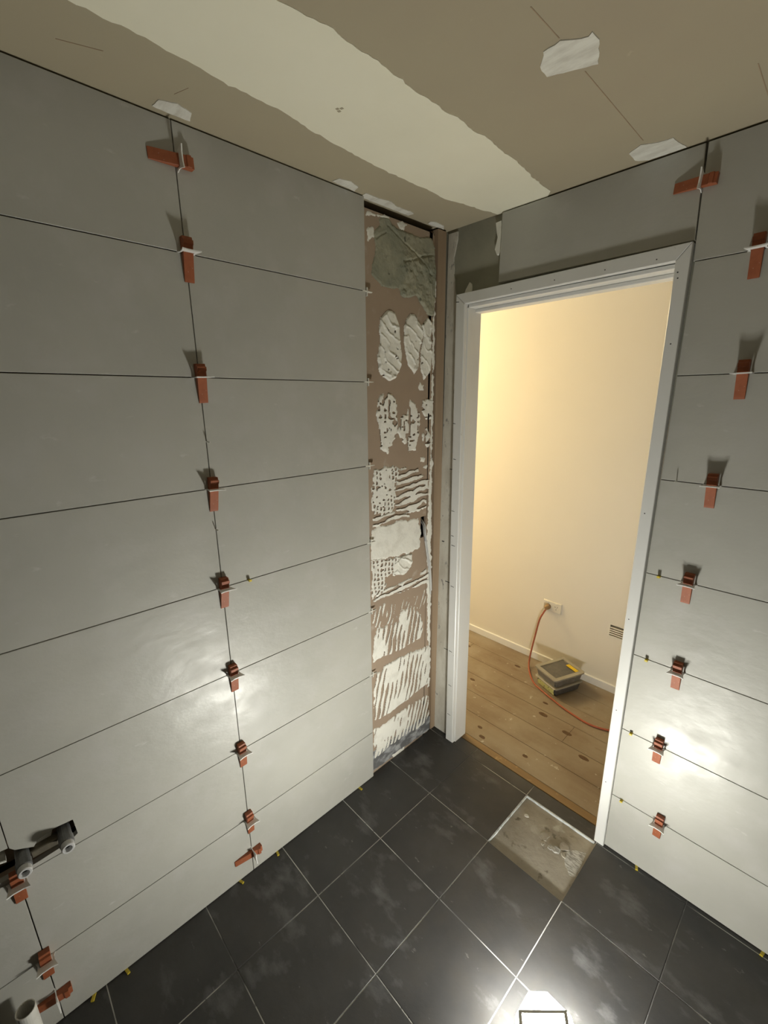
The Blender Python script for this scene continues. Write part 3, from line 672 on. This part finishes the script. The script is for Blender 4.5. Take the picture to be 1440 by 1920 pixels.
def build_wedge():
    bm = bmesh.new()
    P = [(-0.012, -0.0013), (0.004, -0.0019), (0.013, -0.003), (0.013, 0.003), (0.004, 0.0019), (-0.012, 0.0013)]
    prism(bm, P, lambda h, z, w: (h, w, z), -0.0045, 0.0045, 0.0005)
    return link('wedge_spacer', mesh_of(bm, 'wedge_spacer'), M['yellow'], None, category='spacer', group='yellow wedge spacers')
WED = build_wedge()
spots = [('L', -0.958, J[4], 'small yellow wedge spacer in the joint of the left wall, beside a red clip'),
         ('D', 0.898, J[4]-0.001, 'yellow wedge spacer by the door frame, uppermost in a wall joint'),
         ('D', 0.905, J[3]-0.001, 'yellow wedge spacer by the door frame, second from the top'),
         ('D', 0.898, J[2], 'yellow wedge spacer by the door frame, third from the top'),
         ('D', 0.905, J[1], 'yellow wedge spacer by the door frame, lowest in a wall joint')]
for i, (w_, u, z, lab) in enumerate(spots):
    c = WED if i == 0 else WED.copy()
    if i: COL.objects.link(c)
    c.location = (0.0, u, z) if w_ == 'L' else (u, 0.0, z)
    c.rotation_euler = (0, 0, 0 if w_ == 'L' else -math.pi/2)
    c['label'] = lab
def build_foot():
    bm = bmesh.new()
    P = [(-0.010, 0.0003), (0.016, 0.0003), (0.016, 0.0056), (0.008, 0.0042), (-0.010, 0.0028)]
    prism(bm, P, lambda h, z, w: (h, w, z), -0.0042, 0.0042, 0.0005)
    return link('floor_wedge', mesh_of(bm, 'floor_wedge'), M['yellow'], None, category='spacer', group='yellow wedges under the bottom tiles')
FOOT = build_foot()
spots = [('L', -0.530, 0.1, 'yellow wedge under the left wall tiles nearest the bare strip'),
         ('L', -0.952, -0.2, 'yellow wedge under the left wall tiles right of the middle joint'),
         ('L', -1.105, 0.3, 'yellow wedge under the left wall tiles just left of the middle joint'),
         ('L', -1.480, 0.2, 'yellow wedge under the left wall tiles, second from the white pipe'),
         ('L', -1.566, -0.5, 'crooked yellow wedge under the left wall tiles nearest the white pipe'),
         ('D', 0.990, 0.3, 'yellow wedge under the right wall tiles nearer the door frame'),
         ('D', 1.358, -0.2, 'yellow wedge under the right wall tiles farther from the door frame')]
for i, (w_, u, t, lab) in enumerate(spots):
    c = FOOT if i == 0 else FOOT.copy()
    if i: COL.objects.link(c)
    c.location = (0.002, u, 0.0005) if w_ == 'L' else (u, -0.002, 0.0005)
    c.rotation_euler = (0, 0, t+(0 if w_ == 'L' else -math.pi/2))
    c['label'] = lab

# ------------------------------------------------------------------ tap bodies, pipe stub, wires
tv = empty('tap_breech', (0, -1.58, 0.606), label='grey twin outlet tap body set in a hole in the left wall tiles', category='tap fitting')
for yy in (0.043, -0.044):
    bm = bmesh.new(); lathe(bm, [(0.003, -0.034), (0.0150, -0.034), (0.0150, 0.020), (0.0165, 0.022), (0.0165, 0.044), (0.0148, 0.046), (0.003, 0.046)], 'x', 20)
    o = link('outlet', mesh_of(bm, 'outlet'), M['tap'], tv); o.location = (0, yy, 0)
    bm = bmesh.new(); lathe(bm, [(0.0075, 0.0462), (0.0145, 0.0462), (0.0145, 0.060), (0.0128, 0.062), (0.0090, 0.062), (0.0075, 0.050)], 'x', 20)
    o2 = link('thread_ring', mesh_of(bm, 'thread_ring'), M['tapring'], o)
    bm = bmesh.new(); lathe(bm, [(0.0005, 0.0465), (0.0074, 0.0465), (0.0074, 0.049), (0.0005, 0.049)], 'x', 16)
    link('bore', mesh_of(bm, 'bore'), M['dark'], o)
bm = bmesh.new(); prism(bm, rect(-0.0285, 0.0275, -0.020, 0.001), lambda y, z, h: (h, y, z), -0.016, 0.008, 0.002)
link('cross_bar', mesh_of(bm, 'cross_bar'), M['brassbar'], tv)
bm = bmesh.new(); box(bm, -0.085, -0.075, -1.73, -1.49, 0.54, 0.67)
link('noggin', mesh_of(bm, 'noggin'), M['timber'], wl)
slab('adhesive', rough_outline([(-1.60, 0.600), (-1.565, 0.604), (-1.560, 0.618), (-1.580, 0.624), (-1.60, 0.618)], 0.01, 0.002, 9), LEFT, -0.032, -0.012, M['adhesive'], wl)
slab('adhesive', rough_outline([(-1.69, 0.606), (-1.655, 0.600), (-1.655, 0.625), (-1.675, 0.640)], 0.01, 0.002, 10), LEFT, -0.032, -0.012, M['adhesive'], wl)

bm = bmesh.new(); lathe(bm, [(0.0185, 0.0), (0.0215, 0.0), (0.0215, 0.199), (0.0208, 0.200), (0.0190, 0.200), (0.0185, 0.199)], 'z', 28)
o = link('pipe_stub', mesh_of(bm, 'pipe_stub', False), M['pvc'], None, label='open white plastic pipe stub standing up at the bottom left corner', category='pipe')
o.location = (0.055, -1.697, 0.0005)

WP = [(-0.045, -0.104, 1.185), (-0.014, -0.105, 1.150), (-0.006, -0.103, 1.09), (-0.006, -0.084, 1.008), (-0.007, -0.066, 0.936), (-0.008, -0.055, 0.85), (-0.009, -0.050, 0.800)]
for i, (dy, dz, mt, lab) in enumerate(((0, 0, 'wire', 'pale grey cable hanging from the slot in the bare strip'), (0.008, 0.02, 'wire', 'second pale cable hanging from the slot, nearer the corner'), (-0.007, 0.07, 'wire2', 'short dark cable hanging from the slot in the bare strip'))):
    pts = [Vector((x+(0.002 if i == 1 else 0), y+dy*(1-0.12*k)+random.uniform(-.001, .001), z+dz*k/6)) for k, (x, y, z) in enumerate(WP)]
    bm = bmesh.new(); tube(bm, spline(pts, 6), 0.0031 if i < 2 else 0.0028, 8)
    link('wall_cable', mesh_of(bm, 'wall_cable', True), M[mt], None, label=lab, category='cable', group='cables hanging from the slot')

# ------------------------------------------------------------------ hallway things
pp = empty('power_outlet', (0.128, 1.0, 0.414), label='cream double power outlet low on the hallway wall', category='outlet')
OUT = lambda u, v, h: (u, -h, v)
bm = bmesh.new(); prism(bm, rect(-0.060, 0.060, -0.035, 0.035), OUT, 0.0002, 0.009, 0.003); link('face_plate', mesh_of(bm, 'face_plate'), M['socket'], pp)
bm = bmesh.new()
for (cx, cz, t) in ((0.020, 0.006, 0.5), (0.034, 0.006, -0.5), (0.027, -0.010, 0.0)):
    c, s = math.cos(t), math.sin(t)
    prism(bm, [(cx+a*c-b*s, cz+a*s+b*c) for a, b in rect(-0.0012, 0.0012, -0.0045, 0.0045)], OUT, 0.0085, 0.0093)
link('slots', mesh_of(bm, 'slots'), M['dark'], pp)
for cx in (-0.028, 0.027):
    slab('switch', rect(cx-0.006, cx+0.006, 0.018, 0.030), OUT, 0.0085, 0.0115, M['socket'], pp, 0.001)

ec = empty('extension_cord', (0, 0, 0), label='orange red extension cord plugged in the outlet and trailing across the hallway boards', category='cord')
bm = bmesh.new()
lathe(bm, [(0.002, 0.0), (0.0185, 0.0), (0.0175, 0.020), (0.013, 0.032), (0.002, 0.036)], 'z', 18)
bmesh.ops.transform(bm, matrix=Matrix.Translation((0.104, 0.9907, 0.411)) @ Matrix.Rotation(math.pi/2, 4, 'X'), verts=bm.verts[:])
link('plug', mesh_of(bm, 'plug', True), M['plug'], ec)
CP = [(0.1035, 0.968, 0.402), (0.090, 0.960, 0.370), (0.074, 0.950, 0.318), (0.063, 0.935, 0.211), (0.055, 0.915, 0.098), (0.066, 0.876, 0.022), (0.112, 0.808, 0.006), (0.180, 0.735, 0.006), (0.262, 0.697, 0.006), (0.344, 0.667, 0.006), (0.419, 0.643, 0.006), (0.533, 0.621, 0.006), (0.601, 0.628, 0.006), (0.659, 0.654, 0.006), (0.74, 0.70, 0.006), (0.95, 0.78, 0.006), (1.3, 0.80, 0.006)]
bm = bmesh.new(); tube(bm, spline(CP, 8), 0.0055, 10)
link('cord', mesh_of(bm, 'cord', True), M['cable'], ec)

# stacked tubs
AT = math.atan2(-0.36, 0.93)
def open_lid(t, L, W, Hh, lid):
    e = 0.007
    bm = bmesh.new()
    q = []
    for cx, cy, t0 in ((1, 1, 0), (-1, 1, 1), (-1, -1, 2), (1, -1, 3)):
        for k in range(4):
            q_ = (t0+k/3)*math.pi/2
            q.append((cx*(L/2+e-0.014)+0.014*math.cos(q_), cy*(W/2+e-0.014)+0.014*math.sin(q_)))
    q8 = rect(-L/2-e, L/2+e, -W/2-e, W/2+e); qo = inset(q8, 0.023); qi = []
    for cx, cy in ((1, 1), (-1, 1), (-1, -1), (1, -1)):
        qi += [(cx*(L/2+e-0.023), cy*(W/2+e-0.023)-0.0003*k*cy) for k in range(4)]
    for a in range(16):
        prism(bm, [q[a], q[(a+1)%16], qi[(a+1)%16], qi[a]], FLOOR, Hh+0.0003, Hh+0.010)
    lo_ = link('lid', mesh_of(bm, 'lid'), lid, t)
    link_pane = bmesh.new(); prism(link_pane, inset(q8, 0.0245), FLOOR, Hh+0.0060, Hh+0.0075)
    link('pane', mesh_of(link_pane, 'pane'), M['pane'], lo_)
    return t, lo_
def build_tub(name, loc, L, W, Hh, body, lid, label):
    t = empty(name, loc, (0, 0, AT), label=label, category='tub', group='plastic tubs stacked in the hallway')
    k = 0.92
    bm = bmesh.new()
    th = 0.004
    o0, o1 = rect(-L/2*k, L/2*k, -W/2*k, W/2*k), rect(-L/2, L/2, -W/2, W/2)
    i0, i1 = inset(o0, th), inset(o1, th)
    R = [[bm.verts.new((x, y, z)) for x, y in P] for P, z in ((o0, 0), (o1, Hh), (i1, Hh), (i0, th))]
    for A, B in zip(R, R[1:]):
        for i in range(4): bm.faces.new((A[i], A[(i+1)%4], B[(i+1)%4], B[i]))
    bm.faces.new(list(reversed(R[0]))); bm.faces.new(R[-1])
    bmesh.ops.bevel(bm, geom=[e for e in bm.edges if abs(e.verts[0].co.z-e.verts[1].co.z) > Hh*0.5], offset=0.010, segments=3, affect='EDGES')
    link('body', mesh_of(bm, 'body'), body, t)
    if name == 'plastic_tub' and Hh < 0.047: return open_lid(t, L, W, Hh, lid)
    e = 0.007
    bm = bmesh.new(); prism(bm, rect(-L/2-e, L/2+e, -W/2-e, W/2+e), FLOOR, Hh+0.0003, Hh+0.010, 0.003)
    bmesh.ops.bevel(bm, geom=[x for x in bm.edges if abs(x.verts[0].co.z-x.verts[1].co.z) > 0.005], offset=0.008, segments=2, affect='EDGES')
    lo_ = link('lid', mesh_of(bm, 'lid'), lid, t)
    bm = bmesh.new()
    q = rect(-L/2+0.016, L/2-0.016, -W/2+0.016, W/2-0.016); qi = inset(q, 0.006)
    for a in range(4):
        prism(bm, [q[a], q[(a+1)%4], qi[(a+1)%4], qi[a]], FLOOR, Hh+0.0102, Hh+0.0125)
    link('rim', mesh_of(bm, 'rim'), lid, lo_)
    return t, lo_
t1, lid1 = build_tub('plastic_tub', (0.289, 0.826, 0.0005), 0.158, 0.205, 0.048, M['tubdark'], M['tub'], 'dark plastic tub with a lime label, bottom of the stack on the hallway boards')
slab('label', rect(-0.068, 0.068, 0.004, 0.042), lambda u, v, h: (u, -0.0945-0.17*(v-0.0)-h+0.0, v), 0.0005, 0.0015, M['label_g'], t1, label='lime green label with dark print')
t2, lid2 = build_tub('plastic_tub', (0.287, 0.828, 0.0615), 0.165, 0.215, 0.046, M['tubgrey'], M['tub'], 'clear plastic tub with a yellow sticker on its lid, on top of the dark tub')
bm = bmesh.new(); prism(bm, rect(-0.070, 0.070, -0.095, 0.095), FLOOR, 0.005, 0.0445, 0.004)
link('contents', mesh_of(bm, 'contents'), M['contents'], t2)
bm = bmesh.new()
prism(bm, rect(-0.012, 0.066, 0.060, 0.086), FLOOR, 0.0562, 0.0570)
link('sticker', mesh_of(bm, 'sticker'), M['label_y'], t2, label='yellow sticker')

# wall vent
vt = empty('wall_vent', (0.588, 1.0, 0.393), label='slotted wall vent half hidden behind the right door post', category='vent')
bm = bmesh.new()
plate(bm, [-0.116, 0.114], [-0.040, 0.040], [(-0.108, 0.106, z0, z0+0.0072) for z0 in (-0.0345, -0.021, -0.0075, 0.006)]+[(-0.108, 0.106, 0.020, 0.0335)], OUT, -0.012, 0.0015)
link('grille', mesh_of(bm, 'grille'), M['hallpaint'], vt)
bm = bmesh.new(); box(bm, -0.110, 0.110, 0.030, 0.034, -0.035, 0.035); link('back', mesh_of(bm, 'back'), M['dark'], vt)
slab('damper', rect(-0.107, 0.105, 0.0205, 0.033), OUT, -0.010, -0.004, M['brassbar'], vt)
